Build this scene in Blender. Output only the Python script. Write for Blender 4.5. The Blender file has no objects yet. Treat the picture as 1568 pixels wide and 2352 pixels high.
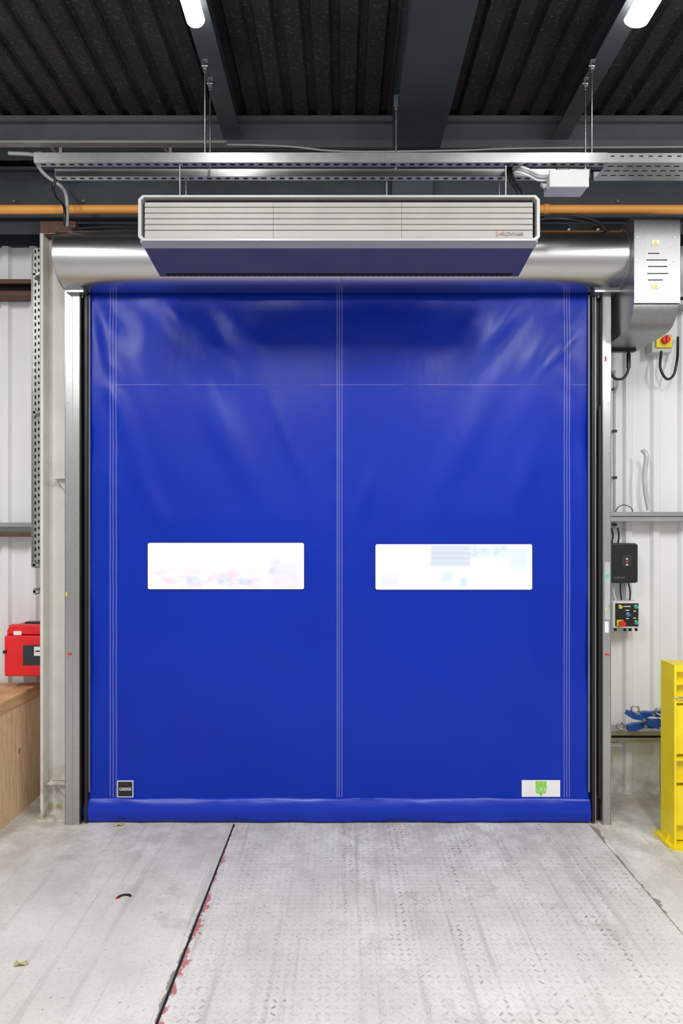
import bpy, bmesh, math, random
from mathutils import Vector, Matrix, noise
random.seed(4)
F=1500.0; D=4.286; CZ=1.92; VX=784.0; HY=1215.0
def P(px,py,d): return Vector(((px-VX)*d/F, d-D, CZ-(py-HY)*d/F))
def X(px,d=4.286): return (px-VX)*d/F
def Z(py,d=4.286): return CZ-(py-HY)*d/F
sc=bpy.context.scene
# ------------------------------------------------------------ materials
class NT:
    def __init__(s,m):
        m.use_nodes=True; s.t=m.node_tree; s.n=s.t.nodes; s.l=s.t.links
        s.b=s.n.get('Principled BSDF'); s._pos=None
    def pos(s):
        if not s._pos:
            s._pos=s.n.new('ShaderNodeNewGeometry').outputs['Position']
            sx=s.n.new('ShaderNodeSeparateXYZ'); s.l.new(s._pos,sx.inputs[0]); s.xyz=sx.outputs
        return s._pos
    def setin(s,sock,v):
        if isinstance(v,bpy.types.NodeSocket): s.l.new(v,sock)
        else: sock.default_value=v
    def m(s,op,a,b=None,c=None):
        n=s.n.new('ShaderNodeMath'); n.operation=op
        s.setin(n.inputs[0],a)
        if b is not None: s.setin(n.inputs[1],b)
        if c is not None: s.setin(n.inputs[2],c)
        return n.outputs[0]
    def scaled(s,v):
        n=s.n.new('ShaderNodeVectorMath'); n.operation='MULTIPLY'; s.l.new(s.pos(),n.inputs[0]); n.inputs[1].default_value=v; return n.outputs[0]
    def noise(s,scale,detail=4,vec=None,rough=.5):
        n=s.n.new('ShaderNodeTexNoise'); n.inputs['Scale'].default_value=scale; n.inputs['Detail'].default_value=detail
        n.inputs['Roughness'].default_value=rough
        s.l.new(s.scaled(vec) if vec else s.pos(),n.inputs['Vector']); return n.outputs['Fac']
    def vor(s,scale,vec=None):
        n=s.n.new('ShaderNodeTexVoronoi'); n.inputs['Scale'].default_value=scale
        s.l.new(s.scaled(vec) if vec else s.pos(),n.inputs['Vector']); return n.outputs['Color']
    def rng(s,v,a,b,c=0.,d=1.):
        n=s.n.new('ShaderNodeMapRange'); s.l.new(v,n.inputs[0])
        for i,q in enumerate((a,b,c,d)): n.inputs[i+1].default_value=q
        return n.outputs[0]
    def mix(s,f,a,b):
        n=s.n.new('ShaderNodeMix'); n.data_type='RGBA'
        s.setin(n.inputs[0],f)
        for k,v in ((6,a),(7,b)):
            if isinstance(v,bpy.types.NodeSocket): s.l.new(v,n.inputs[k])
            else: n.inputs[k].default_value=(*v[:3],1)
        return n.outputs[2]
    def rect(s,x0,x1,y0,y1,soft=.01):
        x,y,z=s.xyz
        a=s.m('MULTIPLY',s.rng(x,X(x0)-soft,X(x0)+soft),s.rng(x,X(x1)+soft,X(x1)-soft))
        b=s.m('MULTIPLY',s.rng(z,Z(y1)-soft,Z(y1)+soft),s.rng(z,Z(y0)+soft,Z(y0)-soft))
        return s.m('MULTIPLY',a,b)
    def bump(s,h,st=.3,dist=.01):
        n=s.n.new('ShaderNodeBump'); n.inputs['Strength'].default_value=st; n.inputs['Distance'].default_value=dist
        s.l.new(h,n.inputs['Height']); s.l.new(n.outputs[0],s.b.inputs['Normal'])
    def color(s,v): s.setin(s.b.inputs['Base Color'],v if isinstance(v,bpy.types.NodeSocket) else (*v,1))
def mat(name,col,rough=.5,metal=0,var=.12,nscale=6,bump=0,bscale=40,vec=None,spec=None):
    m=bpy.data.materials.new(name); t=NT(m)
    t.pos()
    n=t.noise(nscale,5,vec)
    d=tuple(c*(1-var) for c in col); l=tuple(min(1,c*(1+var)) for c in col)
    t.color(t.mix(t.rng(n,.3,.7),d,l))
    t.b.inputs['Metallic'].default_value=metal
    t.l.new(t.rng(n,.3,.7,max(0,rough*.85),min(1,rough*1.15)),t.b.inputs['Roughness'])
    if spec is not None: t.b.inputs['Specular IOR Level'].default_value=spec
    if bump: t.bump(t.noise(bscale,4,vec),bump)
    return m
def emit(name,col,st):
    m=bpy.data.materials.new(name); t=NT(m); t.color(col)
    t.b.inputs['Emission Color'].default_value=(*col,1); t.b.inputs['Emission Strength'].default_value=st
    return m
def galv(name,col=.6,rough=.32,metal=.9,vw=.12,vec=None,rv=.12,cv=.1):
    m=bpy.data.materials.new(name); t=NT(m); t.pos()
    v=t.vor(60); n=t.noise(2,3,vec)
    bw=t.n.new('ShaderNodeRGBToBW'); t.l.new(v,bw.inputs[0])
    f=t.m('ADD',t.m('MULTIPLY',bw.outputs[0],vw),t.m('MULTIPLY',n,1-vw))
    t.color(t.mix(t.rng(f,.3,.7),(col*(1-cv),)*3,(col*(1+cv*.8),col*(1+cv),col*(1+cv*1.2))))
    t.b.inputs['Metallic'].default_value=metal
    t.l.new(t.rng(f,.3,.7,rough*(1-rv),rough*(1+rv)),t.b.inputs['Roughness'])
    return m
GALV=galv('galvanised_steel',.47,.32,.9,.12,(1,1,.3)); DRUM=galv('galvanised_sheet',.60,.27,1.0,.03,(.5,1,1),.05); COVER=galv('galvanised_cover_sheet',.31,.38,.9,.15,(1,1,1),.1,.16); GALVD=galv('galvanised_dull',.42,.45,.75)
BLACK=mat('black_rubber',(.008,.008,.009),.45)
DSLOT=mat('dark_void',(.01,.01,.01),.8)
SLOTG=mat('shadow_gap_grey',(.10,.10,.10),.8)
SLATE=mat('slate_painted_steel',(.034,.046,.057),.5,.0,.2,3)
GREYB=mat('grey_beam_paint',(.11,.115,.125),.5,0,.15,3)
PURL=mat('purlin_paint',(.06,.07,.077),.5,0,.2,4)
def cream_mat():
    m=bpy.data.materials.new('cream_painted_steel'); t=NT(m); t.pos(); x,y,z=t.xyz
    c=t.mix(t.rng(t.noise(5,5),.3,.7),(.56,.545,.50),(.65,.63,.58))
    c=t.mix(t.m('MULTIPLY',t.rng(t.noise(7,6,(1,1,.3),.7),.58,.70),.4),c,(.36,.33,.28))
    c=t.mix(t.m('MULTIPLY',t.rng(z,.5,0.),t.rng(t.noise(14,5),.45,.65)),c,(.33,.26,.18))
    t.color(c); t.b.inputs['Roughness'].default_value=.5; return m
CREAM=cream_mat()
RUST=mat('rust_brown_paint',(.10,.05,.035),.7,0,.3,20)
ORANGE=mat('orange_pipe_paint',(.78,.34,.07),.4,0,.06,3)
LGREY=mat('light_grey_enamel',(.40,.40,.40),.4,0,.03)
SLAT=mat('louvre_grey',(.33,.33,.31),.5,.0,.04)
UNDER=mat('heater_underpanel',(.13,.13,.16),.35,.4,.05)
RED=mat('red_plastic',(.75,.015,.02),.35,0,.06,8)
REDL=mat('red_ink',(.7,.02,.02),.5)
WHITE=mat('white_label',(.80,.80,.81),.5,0,.03)
WPL=mat('white_plastic',(.66,.67,.68),.4,0,.04)
GPL=mat('grey_plastic',(.5,.52,.53),.4,0,.04)
BPL=mat('black_plastic',(.012,.013,.015),.35,0,.1)
YEL=mat('yellow_paint',(.86,.68,.01),.4,0,.08,7,.06,20)
YELB=mat('yellow_button',(.8,.65,.02),.4)
GRN=mat('green_button',(.02,.42,.22),.4); LIME=mat('lime_print',(.22,.62,.05),.5)
BLU=mat('blue_button',(.02,.2,.6),.4); BLUP=mat('blue_painted_steel',(.01,.08,.4),.4,0,.2,15)
CHROME=mat('zinc_bright',(.6,.6,.6),.25,1,.05)
GCONC=mat('grey_conduit',(.35,.36,.37),.5); LEAF=mat('dry_leaf',(.5,.42,.16),.7,0,.3,60)
SMOKE=mat('smoked_window',(.03,.035,.045),.15)
BLUEHEM=mat('blue_vinyl_hem',(.0020,.026,.40),.30,0,.08,3,.2,4,(.5,1,3),.35)
LAMP=emit('led_diffuser',(1,1,1),13)
def curtain_mat():
    m=bpy.data.materials.new('blue_vinyl'); t=NT(m); t.pos(); x,y,z=t.xyz
    n=t.noise(1.1,4); base=t.mix(t.rng(n,.3,.7),(.0012,.021,.345),(.0016,.026,.40))
    mask=None
    for c in (253,260,267,774,779,785,1295,1301,1307):
        k=t.m('LESS_THAN',t.m('ABSOLUTE',t.m('SUBTRACT',x,X(c))),.0024)
        mask=k if mask is None else t.m('MAXIMUM',mask,k)
    mask=t.m('MULTIPLY',mask,t.m('GREATER_THAN',z,.16))
    base=t.mix(t.m('MULTIPLY',mask,.6),base,(.30,.29,.52))
    h=t.m('LESS_THAN',t.m('ABSOLUTE',t.m('SUBTRACT',z,Z(884))),.003)
    base=t.mix(t.m('MULTIPLY',h,t.rng(t.noise(3,2),.4,.6,.03,.4)),base,(.2,.22,.6))
    t.color(base)
    t.b.inputs['Specular IOR Level'].default_value=.22
    t.l.new(t.rng(t.noise(2.5,4),.3,.7,.27,.36),t.b.inputs['Roughness'])
    b=t.m('ADD',t.m('MULTIPLY',t.noise(4,4,(1,1,.5)),.6),t.m('MULTIPLY',mask,.05))
    b=t.m('ADD',b,t.m('MULTIPLY',t.noise(13,2,(1,1,.7)),.07))
    st=t.m('LESS_THAN',t.m('ABSOLUTE',t.m('SUBTRACT',z,Z(884)-.012)),.014)
    b=t.m('ADD',b,t.m('MULTIPLY',st,.04))
    t.bump(b,.4,.02)
    return m
CURT=curtain_mat()
def pane_mat():
    m=bpy.data.materials.new('clear_vinyl_painted_daylight'); t=NT(m); t.pos(); x,y,z=t.xyz
    n2=t.noise(9,3,(1,1,2.5)); n3=t.noise(14,2,(1,1,1))
    c=(1,1,1)
    def lay(c,mask,col,k): return t.mix(t.m('MULTIPLY',mask,k),c,col)
    c=lay(c,t.m('MULTIPLY',t.rect(345,690,1305,1352,.03),t.rng(n2,.40,.65)),(.95,.72,.82),.85)
    for r in ((425,462,1323,1342),(500,532,1326,1344),(548,580,1328,1345),(618,645,1286,1318)):
        c=lay(c,t.m('MULTIPLY',t.rect(*r,.018),t.rng(n3,.25,.6)),(.56,.66,.91),.8)
    c=lay(c,t.rect(640,690,1290,1350,.04),(.85,.86,.92),.8)
    bars=t.m('MULTIPLY_ADD',t.m('SINE',t.m('MULTIPLY',z,190.)),.12,.8)
    c=lay(c,t.m('MULTIPLY',t.rect(988,1080,1252,1302,.012),bars),(.60,.70,.84),.9)
    c=lay(c,t.m('MULTIPLY',t.rect(1080,1165,1253,1282,.02),t.rng(n3,.25,.6)),(.6,.76,.94),.85)
    c=lay(c,t.rect(1165,1218,1256,1310,.035),(.76,.86,.96),.75)
    c=lay(c,t.rect(1012,1040,1312,1338,.018),(.72,.86,.96),.8)
    c=lay(c,t.m('MULTIPLY',t.rect(870,920,1310,1350,.025),t.rng(n2,.25,.55)),(.82,.86,.95),.8)
    c=lay(c,t.rect(1055,1072,1325,1348,.012),(.6,.76,.95),.7)
    t.color((0,0,0)); t.l.new(c,t.b.inputs['Emission Color']); t.b.inputs['Emission Strength'].default_value=1.06  # opaque pane: daylight and blurred outdoor view are painted into the emission
    t.b.inputs['Roughness'].default_value=.15; t.b.inputs['Specular IOR Level'].default_value=.2
    return m
PANE=pane_mat()
def wall_mat():
    m=bpy.data.materials.new('white_wall_cladding'); t=NT(m); t.pos(); x,y,z=t.xyz
    c=t.mix(t.rng(t.noise(4,6,(1,1,.25)),.35,.75),(.74,.75,.77),(.82,.825,.83))
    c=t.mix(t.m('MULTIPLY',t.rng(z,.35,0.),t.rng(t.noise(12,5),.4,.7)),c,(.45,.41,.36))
    t.color(c); t.b.inputs['Roughness'].default_value=.45
    return m
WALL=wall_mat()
def deck_mat():
    m=bpy.data.materials.new('dark_roof_deck'); t=NT(m); t.pos()
    n=t.noise(60,3); big=t.noise(3,5)
    c=t.mix(t.rng(big,.3,.7),(.018,.018,.018),(.036,.036,.035))
    c=t.mix(t.m('MULTIPLY',t.rng(n,.58,.7),.55),c,(.12,.12,.118))
    c=t.mix(t.m('MULTIPLY',t.rng(t.noise(5,6),.70,.78),.4),c,(.09,.06,.035))
    t.color(c); t.b.inputs['Roughness'].default_value=.8; t.b.inputs['Specular IOR Level'].default_value=.3; t.bump(n,.5,.01)
    return m
DECK=deck_mat()
def floor_mat(name,plate):
    m=bpy.data.materials.new(name); t=NT(m); t.pos(); x,y,z=t.xyz
    a=t.noise(1.6,7,None,.6); fine=t.noise(60,4)
    c=t.mix(t.rng(a,.3,.7),(.55,.535,.505),(.75,.735,.70))
    c=t.mix(t.m('MULTIPLY',t.rng(fine,.5,.75),.35),c,(.40,.38,.35))
    th=t.m('MULTIPLY',t.rng(y,-1.2,-.05),t.rng(t.noise(5,7,None,.7),.40,.60))
    c=t.mix(t.m('MULTIPLY',th,.6),c,(.37,.32,.26))
    st=t.rng(t.noise(1,6,(16,.7,1),.65),.54,.70)
    c=t.mix(t.m('MULTIPLY',st,.5),c,(.32,.305,.29))
    st2=t.rng(t.noise(1,3,(60,.5,1),.6),.67,.72)
    c=t.mix(t.m('MULTIPLY',st2,.4),c,(.22,.21,.20))
    sp=t.rng(t.noise(45,2),.70,.74); c=t.mix(t.m('MULTIPLY',sp,.55),c,(.16,.14,.13))
    pt=t.rng(t.noise(3,7,None,.7),.56,.66); c=t.mix(t.m('MULTIPLY',pt,.38),c,(.34,.31,.27))
    h=t.m('MULTIPLY',t.noise(30,5),.25)
    if plate:
        s=.036
        wob=t.m('MULTIPLY',t.m('SUBTRACT',t.noise(4,2),.5),.02)
        u=t.m('DIVIDE',t.m('ADD',x,wob),s); v=t.m('DIVIDE',y,s)
        par=t.m('FLOORED_MODULO',t.m('ADD',t.m('FLOOR',u),t.m('FLOOR',v)),2.)
        fu=t.m('SUBTRACT',t.m('FRACT',u),.5); fv=t.m('SUBTRACT',t.m('FRACT',v),.5)
        A=t.m('MULTIPLY',t.m('ADD',fu,fv),.707); B=t.m('MULTIPLY',t.m('SUBTRACT',fu,fv),.707)
        inv=t.m('SUBTRACT',1.,par)
        a1=t.m('ADD',t.m('MULTIPLY',A,par),t.m('MULTIPLY',B,inv)); b1=t.m('ADD',t.m('MULTIPLY',B,par),t.m('MULTIPLY',A,inv))
        e=t.m('ADD',t.m('POWER',t.m('ABSOLUTE',t.m('DIVIDE',a1,.42)),2.),t.m('POWER',t.m('ABSOLUTE',t.m('DIVIDE',b1,.15)),2.))
        loz=t.rng(e,1.15,.6)
        worn=t.rng(t.noise(2.0,6,(2.2,.5,1),.65),.51,.62)
        worn=t.m('MULTIPLY',worn,t.rng(t.noise(22,3),.36,.6))
        worn=t.m('MAXIMUM',worn,t.m('MULTIPLY',t.rng(t.noise(7,5),.40,.68,.03,.45),t.rng(t.noise(40,2),.35,.6,.1,1.)))
        c=t.mix(t.m('MULTIPLY',t.m('MULTIPLY',loz,worn),.82),c,(.19,.185,.175))
        h=t.m('ADD',h,t.m('MULTIPLY',loz,t.rng(t.noise(3,4),.35,.65,.25,.8)))
        e0=t.m('SUBTRACT',x,t.m('MULTIPLY_ADD',y,.0108,-.6896))
        nn=t.m('MULTIPLY',t.m('SUBTRACT',t.noise(16,6,None,.65),.5),.13)
        ed=t.m('ADD',e0,nn)
        gate=t.m('MULTIPLY',t.rng(y,-.35,-.55),t.rng(t.noise(7,5,None,.6),.45,.50))
        c=t.mix(t.m('MULTIPLY',t.m('MULTIPLY',t.rng(ed,.022,.017),gate),.8),c,(.42,.07,.08))
        ed2=t.m('ADD',e0,t.m('MULTIPLY',nn,.4))
        c=t.mix(t.m('MULTIPLY',t.rng(ed2,.001,-.003),.8),c,(.10,.085,.08))
    else:
        e0=t.m('SUBTRACT',t.m('MULTIPLY_ADD',y,.0108,-.705),x); nn=t.m('MULTIPLY',t.m('SUBTRACT',t.noise(9,6,None,.65),.5),.10)
        ed=t.m('ADD',e0,nn)
        k=t.m('MULTIPLY',t.rng(ed,.008,.002),t.m('LESS_THAN',x,-.69))
        c=t.mix(t.m('MULTIPLY',t.m('MULTIPLY',k,t.rng(y,-.8,-1.1)),.8),c,(.15,.14,.14))
        e2=t.m('ADD',t.m('SUBTRACT',x,1.615),t.m('MULTIPLY',t.m('SUBTRACT',t.noise(7,6),.52),.22))
        k2=t.m('MULTIPLY',t.rng(e2,.012,.004),t.m('GREATER_THAN',x,1.6))
        c=t.mix(t.m('MULTIPLY',k2,.8),c,(.22,.16,.14))
    t.color(c); t.l.new(t.rng(a,.3,.7,.5,.7),t.b.inputs['Roughness'])
    t.b.inputs['Specular IOR Level'].default_value=.25
    t.bump(h,.45,.004)
    return m
CONC=floor_mat('painted_concrete',False); PLATE=floor_mat('painted_tread_plate',True)
def wood_mat(name,c1,c2,vec):
    m=bpy.data.materials.new(name); t=NT(m); t.pos()
    n=t.noise(5,8,vec,.7); c=t.mix(t.rng(n,.35,.65),c1,c2)
    c=t.mix(t.m('MULTIPLY',t.rng(t.noise(18,3,vec),.55,.7),.45),c,tuple(q*.6 for q in c1))
    c=t.mix(t.m('MULTIPLY',t.rng(t.noise(3,3),.60,.7),.6),c,(.42,.24,.12))
    c=t.mix(t.rng(t.noise(11,2,(1,1,.8)),.72,.76),c,(.18,.09,.04))
    t.color(c); t.b.inputs['Roughness'].default_value=.7; t.bump(n,.3,.006); return m
WOOD=wood_mat('pine_ply',(.62,.41,.23),(.82,.61,.40),(7,7,1)); WOODE=wood_mat('pine_rim',(.50,.28,.13),(.74,.48,.27),(1,.6,9))
# ------------------------------------------------------------ builder
WL={}
def obj_new(name,data,loc,parent=None):
    o=bpy.data.objects.new(name,data); sc.collection.objects.link(o); o.location=loc
    WL[o.name]=Vector(loc)
    if parent:
        o.parent=parent; o.matrix_parent_inverse=Matrix.Translation(-WL[parent.name])
    return o
def tag(o,label=None,cat=None,group=None,kind=None):
    if label:o['label']=label
    if cat:o['category']=cat
    if group:o['group']=group
    if kind:o['kind']=kind
    return o
def empty(name,loc,label,cat,**k):
    o=obj_new(name,None,loc); o.empty_display_size=.1; return tag(o,label,cat,**k)
def catmull(pts,n=8):
    pts=[Vector(p) for p in pts]
    if len(pts)<3: return pts
    out=[]; q=[pts[0]*2-pts[1]]+pts+[pts[-1]*2-pts[-2]]
    for i in range(1,len(q)-2):
        p0,p1,p2,p3=q[i-1:i+3]
        for k in range(n):
            t=k/n; out.append(.5*((2*p1)+(p2-p0)*t+(2*p0-5*p1+4*p2-p3)*t*t+(3*p1-p0-3*p2+p3)*t**3))
    return out+[pts[-1]]
class MB:
    def __init__(s): s.v=[];s.f=[];s.mi=[];s.sm=[];s.mats=[]
    def _m(s,m):
        if m not in s.mats: s.mats.append(m)
        return s.mats.index(m)
    def add(s,v,f,m,sm=False):
        o=len(s.v); s.v+= [tuple(p) for p in v]; k=s._m(m)
        for q in f:
            s.f.append(tuple(i+o for i in q)); s.mi.append(k); s.sm.append(sm)
        return s
    def box(s,x0,x1,y0,y1,z0,z1,m):
        v=[(x,y,z) for z in (z0,z1) for y in (y0,y1) for x in (x0,x1)]
        return s.add(v,[(0,2,3,1),(4,5,7,6),(0,1,5,4),(2,6,7,3),(0,4,6,2),(1,3,7,5)],m)
    def hexa(s,v,m):
        return s.add(v,[(3,2,1,0),(4,5,6,7),(0,1,5,4),(1,2,6,5),(2,3,7,6),(3,0,4,7)],m)
    def _map(s,ax,p,a):
        return {'x':(a,p[0],p[1]),'y':(p[0],a,p[1]),'z':(p[0],p[1],a)}[ax]
    def prism(s,poly,ax,a,b,m,sm=False):
        n=len(poly); v=[s._map(ax,p,a) for p in poly]+[s._map(ax,p,b) for p in poly]
        s.add(v,[(i,(i+1)%n,(i+1)%n+n,i+n) for i in range(n)],m,sm)
        s.add(v,[tuple(range(n))[::-1],tuple(range(n,2*n))],m,False); return s
    def ring(s,o,i,ax,a,b,m):
        n=len(o); v=[s._map(ax,p,a) for p in o]+[s._map(ax,p,a) for p in i]+[s._map(ax,p,b) for p in o]+[s._map(ax,p,b) for p in i]
        f=[]
        for k in range(n):
            j=(k+1)%n; f+=[(k,j,n+j,n+k),(2*n+k,3*n+k,3*n+j,2*n+j),(k,2*n+k,2*n+j,j),(n+k,n+j,3*n+j,3*n+k)]
        return s.add(v,f,m)
    def tube(s,pts,r,m,seg=12,smooth=True,n=8,caps=True):
        pts=catmull(pts,n) if smooth else [Vector(p) for p in pts]
        v=[];f=[]; up=None
        for i,p in enumerate(pts):
            a=pts[max(0,i-1)]; b=pts[min(len(pts)-1,i+1)]; t=(b-a).normalized()
            if up is None: up=t.orthogonal().normalized()
            up=(up-t*up.dot(t)).normalized(); w=t.cross(up)
            rr=r[i] if isinstance(r,(list,tuple)) else r
            for k in range(seg):
                an=2*math.pi*k/seg; v.append(p+up*rr*math.cos(an)+w*rr*math.sin(an))
        for i in range(len(pts)-1):
            for k in range(seg):
                j=(k+1)%seg; f.append((i*seg+k,i*seg+j,(i+1)*seg+j,(i+1)*seg+k))
        s.add(v,f,m,True)
        if caps:
            s.add(v[:seg],[tuple(range(seg))[::-1]],m); s.add(v[-seg:],[tuple(range(seg))],m)
        return s
    def cyl(s,p0,p1,r,m,seg=20,r2=None):
        return s.tube([p0,p1],[r,r if r2 is None else r2],m,seg,False)
    def torus(s,c,nrm,R,r,m,seg=28):
        c=Vector(c); nrm=Vector(nrm).normalized(); u=nrm.orthogonal().normalized(); w=nrm.cross(u)
        v=[];f=[];q=10
        for i in range(seg):
            a=2*math.pi*i/seg; d=u*math.cos(a)+w*math.sin(a)
            for k in range(q):
                b=2*math.pi*k/q; v.append(c+d*(R+r*math.cos(b))+nrm*r*math.sin(b))
        for i in range(seg):
            for k in range(q):
                f.append((i*q+k,((i+1)%seg)*q+k,((i+1)%seg)*q+(k+1)%q,i*q+(k+1)%q))
        return s.add(v,f,m,True)
    def build(s,name,parent=None,label=None,cat=None,bevel=0,recalc=True,base=True,**k):
        vs=[Vector(p) for p in s.v]
        mn=Vector([min(p[i] for p in vs) for i in range(3)]); mx=Vector([max(p[i] for p in vs) for i in range(3)])
        c=(mn+mx)/2
        if base and not parent: c.z=mn.z
        me=bpy.data.meshes.new(name); me.from_pydata([p-c for p in vs],[],s.f)
        for m in s.mats: me.materials.append(m)
        for p,mi,sm in zip(me.polygons,s.mi,s.sm): p.material_index=mi; p.use_smooth=sm
        if recalc:
            b=bmesh.new(); b.from_mesh(me); bmesh.ops.remove_doubles(b,verts=b.verts,dist=1e-5); bmesh.ops.recalc_face_normals(b,faces=b.faces)
            for e in b.edges:
                if len(e.link_faces)==2 and e.calc_face_angle(0)>math.radians(40): e.smooth=False
            b.to_mesh(me); b.free()
        o=obj_new(name,me,c,parent)
        if bevel:
            md=o.modifiers.new('bevel','BEVEL'); md.width=bevel; md.segments=2; md.limit_method='ANGLE'; md.angle_limit=math.radians(50)
        return tag(o,label,cat,**k)
def text(name,body,cx,y,cz,h,m,parent,bold=0.,width=None,label=None):
    cu=bpy.data.curves.new(name,'FONT'); cu.body=body; cu.size=1; cu.align_x='CENTER'; cu.align_y='CENTER'; cu.extrude=.004; cu.offset=bold
    o=bpy.data.objects.new('tmp',cu); sc.collection.objects.link(o); bpy.context.view_layer.update()
    me=bpy.data.meshes.new_from_object(o.evaluated_get(bpy.context.evaluated_depsgraph_get()))
    bpy.data.objects.remove(o)
    xs=[v.co.x for v in me.vertices]; ys=[v.co.y for v in me.vertices]
    sx=h/(max(ys)-min(ys)); wx=sx if width is None else width/(max(xs)-min(xs))
    mx=(max(xs)+min(xs))/2; my=(max(ys)+min(ys))/2
    for v in me.vertices: v.co=Vector(((v.co.x-mx)*wx,-v.co.z*.1,(v.co.y-my)*sx))
    me.materials.clear(); me.materials.append(m)
    o=obj_new(name,me,Vector((cx,y,cz)),parent); return tag(o,label)
# ------------------------------------------------------------ setting
WY=.475
def clad(mb,x0,x1,z0,z1,m,pitch=.2):
    pr=[]; x=x0
    while x<x1:
        for dx,dy in ((0,0),(.125,0),(.14,-.03),(.185,-.03)):
            if x+dx<x1: pr.append((x+dx,WY+dy))
        x+=pitch
    pr.append((x1,WY))
    n=len(pr); v=[(a,b,z0) for a,b in pr]+[(a,b,z1) for a,b in pr]+[(pr[0][0],WY+.06,z0),(pr[-1][0],WY+.06,z0),(pr[0][0],WY+.06,z1),(pr[-1][0],WY+.06,z1)]
    mb.add(v,[(i,i+1,i+1+n,i+n) for i in range(n-1)]+[(2*n,2*n+1,2*n+3,2*n+2)],m)
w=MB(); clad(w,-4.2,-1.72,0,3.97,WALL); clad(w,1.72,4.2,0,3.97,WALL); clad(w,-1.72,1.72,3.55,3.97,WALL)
w.box(-4.2,4.2,WY-.02,WY+.06,3.97,4.62,SLATE)
w.build('wall_back',recalc=False,kind='structure')
f=MB(); f.box(-4.2,4.2,-7,1.2,-.15,0,CONC); f.build('floor',kind='structure')
f=MB(); f.prism([(-.69,-.04),(1.60,-.04),(1.635,-4.2),(-.735,-4.2)],'z',0.0005,.006,PLATE)
f.build('dock_leveller_plate',label='worn grey-painted diamond tread steel floor plate in front of door',cat='floor plate')
f=MB(); f.prism([(-.702,-.04),(-.691,-.04),(-.736,-4.2),(-.750,-4.2)],'z',0.0003,.0025,DSLOT); f.build('trim_1',kind='structure')
f=MB(); f.prism([(1.602,-.2),(1.608,-.2),(1.643,-4.2),(1.636,-4.2)],'z',0.0003,.0025,mat('joint_dirt',(.14,.10,.08),.9)); f.build('trim_2',kind='structure')
CEIL=4.56
c=MB(); pr=[];x=-4.2
while x<4.2:
    for dx,dz in ((0,0),(.085,0),(.10,.035),(.135,.035)): pr.append((x+dx,CEIL+dz))
    x+=.15
n=len(pr); v=[(a,-4.8,b) for a,b in pr]+[(a,WY,b) for a,b in pr]
c.add(v,[(i,i+1,i+1+n,i+n) for i in range(n-1)],DECK); c.add([(-4.2,-4.8,4.64),(4.2,-4.8,4.64),(4.2,WY,4.64),(-4.2,WY,4.64)],[(0,1,2,3)],DECK)
c.build('ceiling',recalc=False,kind='structure')
g=MB(); g.box(.318,.612,-4.5,-.13,4.28,4.30,SLATE); g.box(.325,.605,-4.5,-.13,4.30,4.545,SLATE); g.box(.318,.612,-4.5,-.13,4.545,CEIL,SLATE)
g.box(.33,.60,-.005,.035,3.95,4.345,SLATE)
g.build('roof_girder',label='deep dark slate painted steel roof girder',cat='beam',bevel=.003)
for a,b in ((-.75,-.635),(1.335,1.44)):
    g=MB(); g.prism([(a,4.40),(b,4.40),(b,4.41),(a+.01,4.41),(a+.01,4.55),(b-.02,4.55),(b-.02,CEIL),(a,CEIL)] if a<0 else [(a,4.40),(b,4.40),(b,CEIL),(a+.02,CEIL),(a+.02,4.55),(b-.01,4.55),(b-.01,4.41),(a,4.41)],'y',-4.5,-.13,PURL)
    g.build('roof_purlin',label='dark painted channel steel roof purlin',cat='beam',group='roof purlins')
g=MB(); g.prism([(-.126,4.35),(.02,4.35),(.02,4.36),(-.05,4.36),(-.05,4.54),(.02,4.54),(.02,4.555),(-.126,4.555),(-.126,4.52),(-.09,4.52),(-.09,4.40),(-.126,4.40)],'x',-4.2,4.2,GREYB)
g.build('eaves_beam',label='grey painted horizontal steel eaves beam',cat='beam')
g=MB(); g.prism([(.04,3.943),(.20,3.943),(.20,3.96),(.09,3.96),(.09,4.30),(.20,4.30),(.20,4.32),(.04,4.32),(.04,4.30),(.075,4.30),(.075,3.96),(.04,3.96)],'x',-4.2,4.2,SLATE)
for px in (190,640,1230,1420,700,30):
    for py in (445,460):
        if (px+py)%2: continue
        p=P(px,py,4.34); g.cyl((p.x,.062,p.z),(p.x,.077,p.z),.011,CHROME,6)
g.build('lintel_beam',label='dark slate painted steel beam with bolts above the door',cat='beam')
# columns
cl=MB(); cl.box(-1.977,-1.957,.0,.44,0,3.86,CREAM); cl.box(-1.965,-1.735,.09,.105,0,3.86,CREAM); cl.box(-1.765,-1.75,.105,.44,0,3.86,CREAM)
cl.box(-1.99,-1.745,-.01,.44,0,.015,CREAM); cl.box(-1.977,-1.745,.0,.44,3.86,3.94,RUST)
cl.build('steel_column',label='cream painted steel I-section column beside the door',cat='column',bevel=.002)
cl=MB(); cl.box(1.52,1.535,.1,.44,0,3.94,CREAM); cl.box(1.53,1.72,.26,.275,0,3.94,CREAM); cl.box(1.715,1.73,.1,.44,0,3.94,CREAM)
cl.build('steel_column',label='cream painted steel column behind the door guide',cat='column')
def rail(x0,x1,z0,z1,m1,m2):
    r=MB(); r.prism([(.30,z1-.008),(.30,z1-.03),(.305,z1-.03),(.305,z1-.008),(.44,z1-.008),(.44,z1),(.30,z1)],'x',x0,x1,m1)
    r.box(x0,x1,.425,.44,z0,z1-.008,m1); r.box(x0,x1,.32,.425,z0,z0+.008,m2); r.box(x0,x1,.31,.32,z0,z0+.03,m2); return r
rail(-4.1,-1.98,3.565,3.675,RUST,RUST).build('sheeting_rail',label='dark brown steel sheeting rail on cladding wall',cat='rail',group='sheeting rails')
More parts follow.
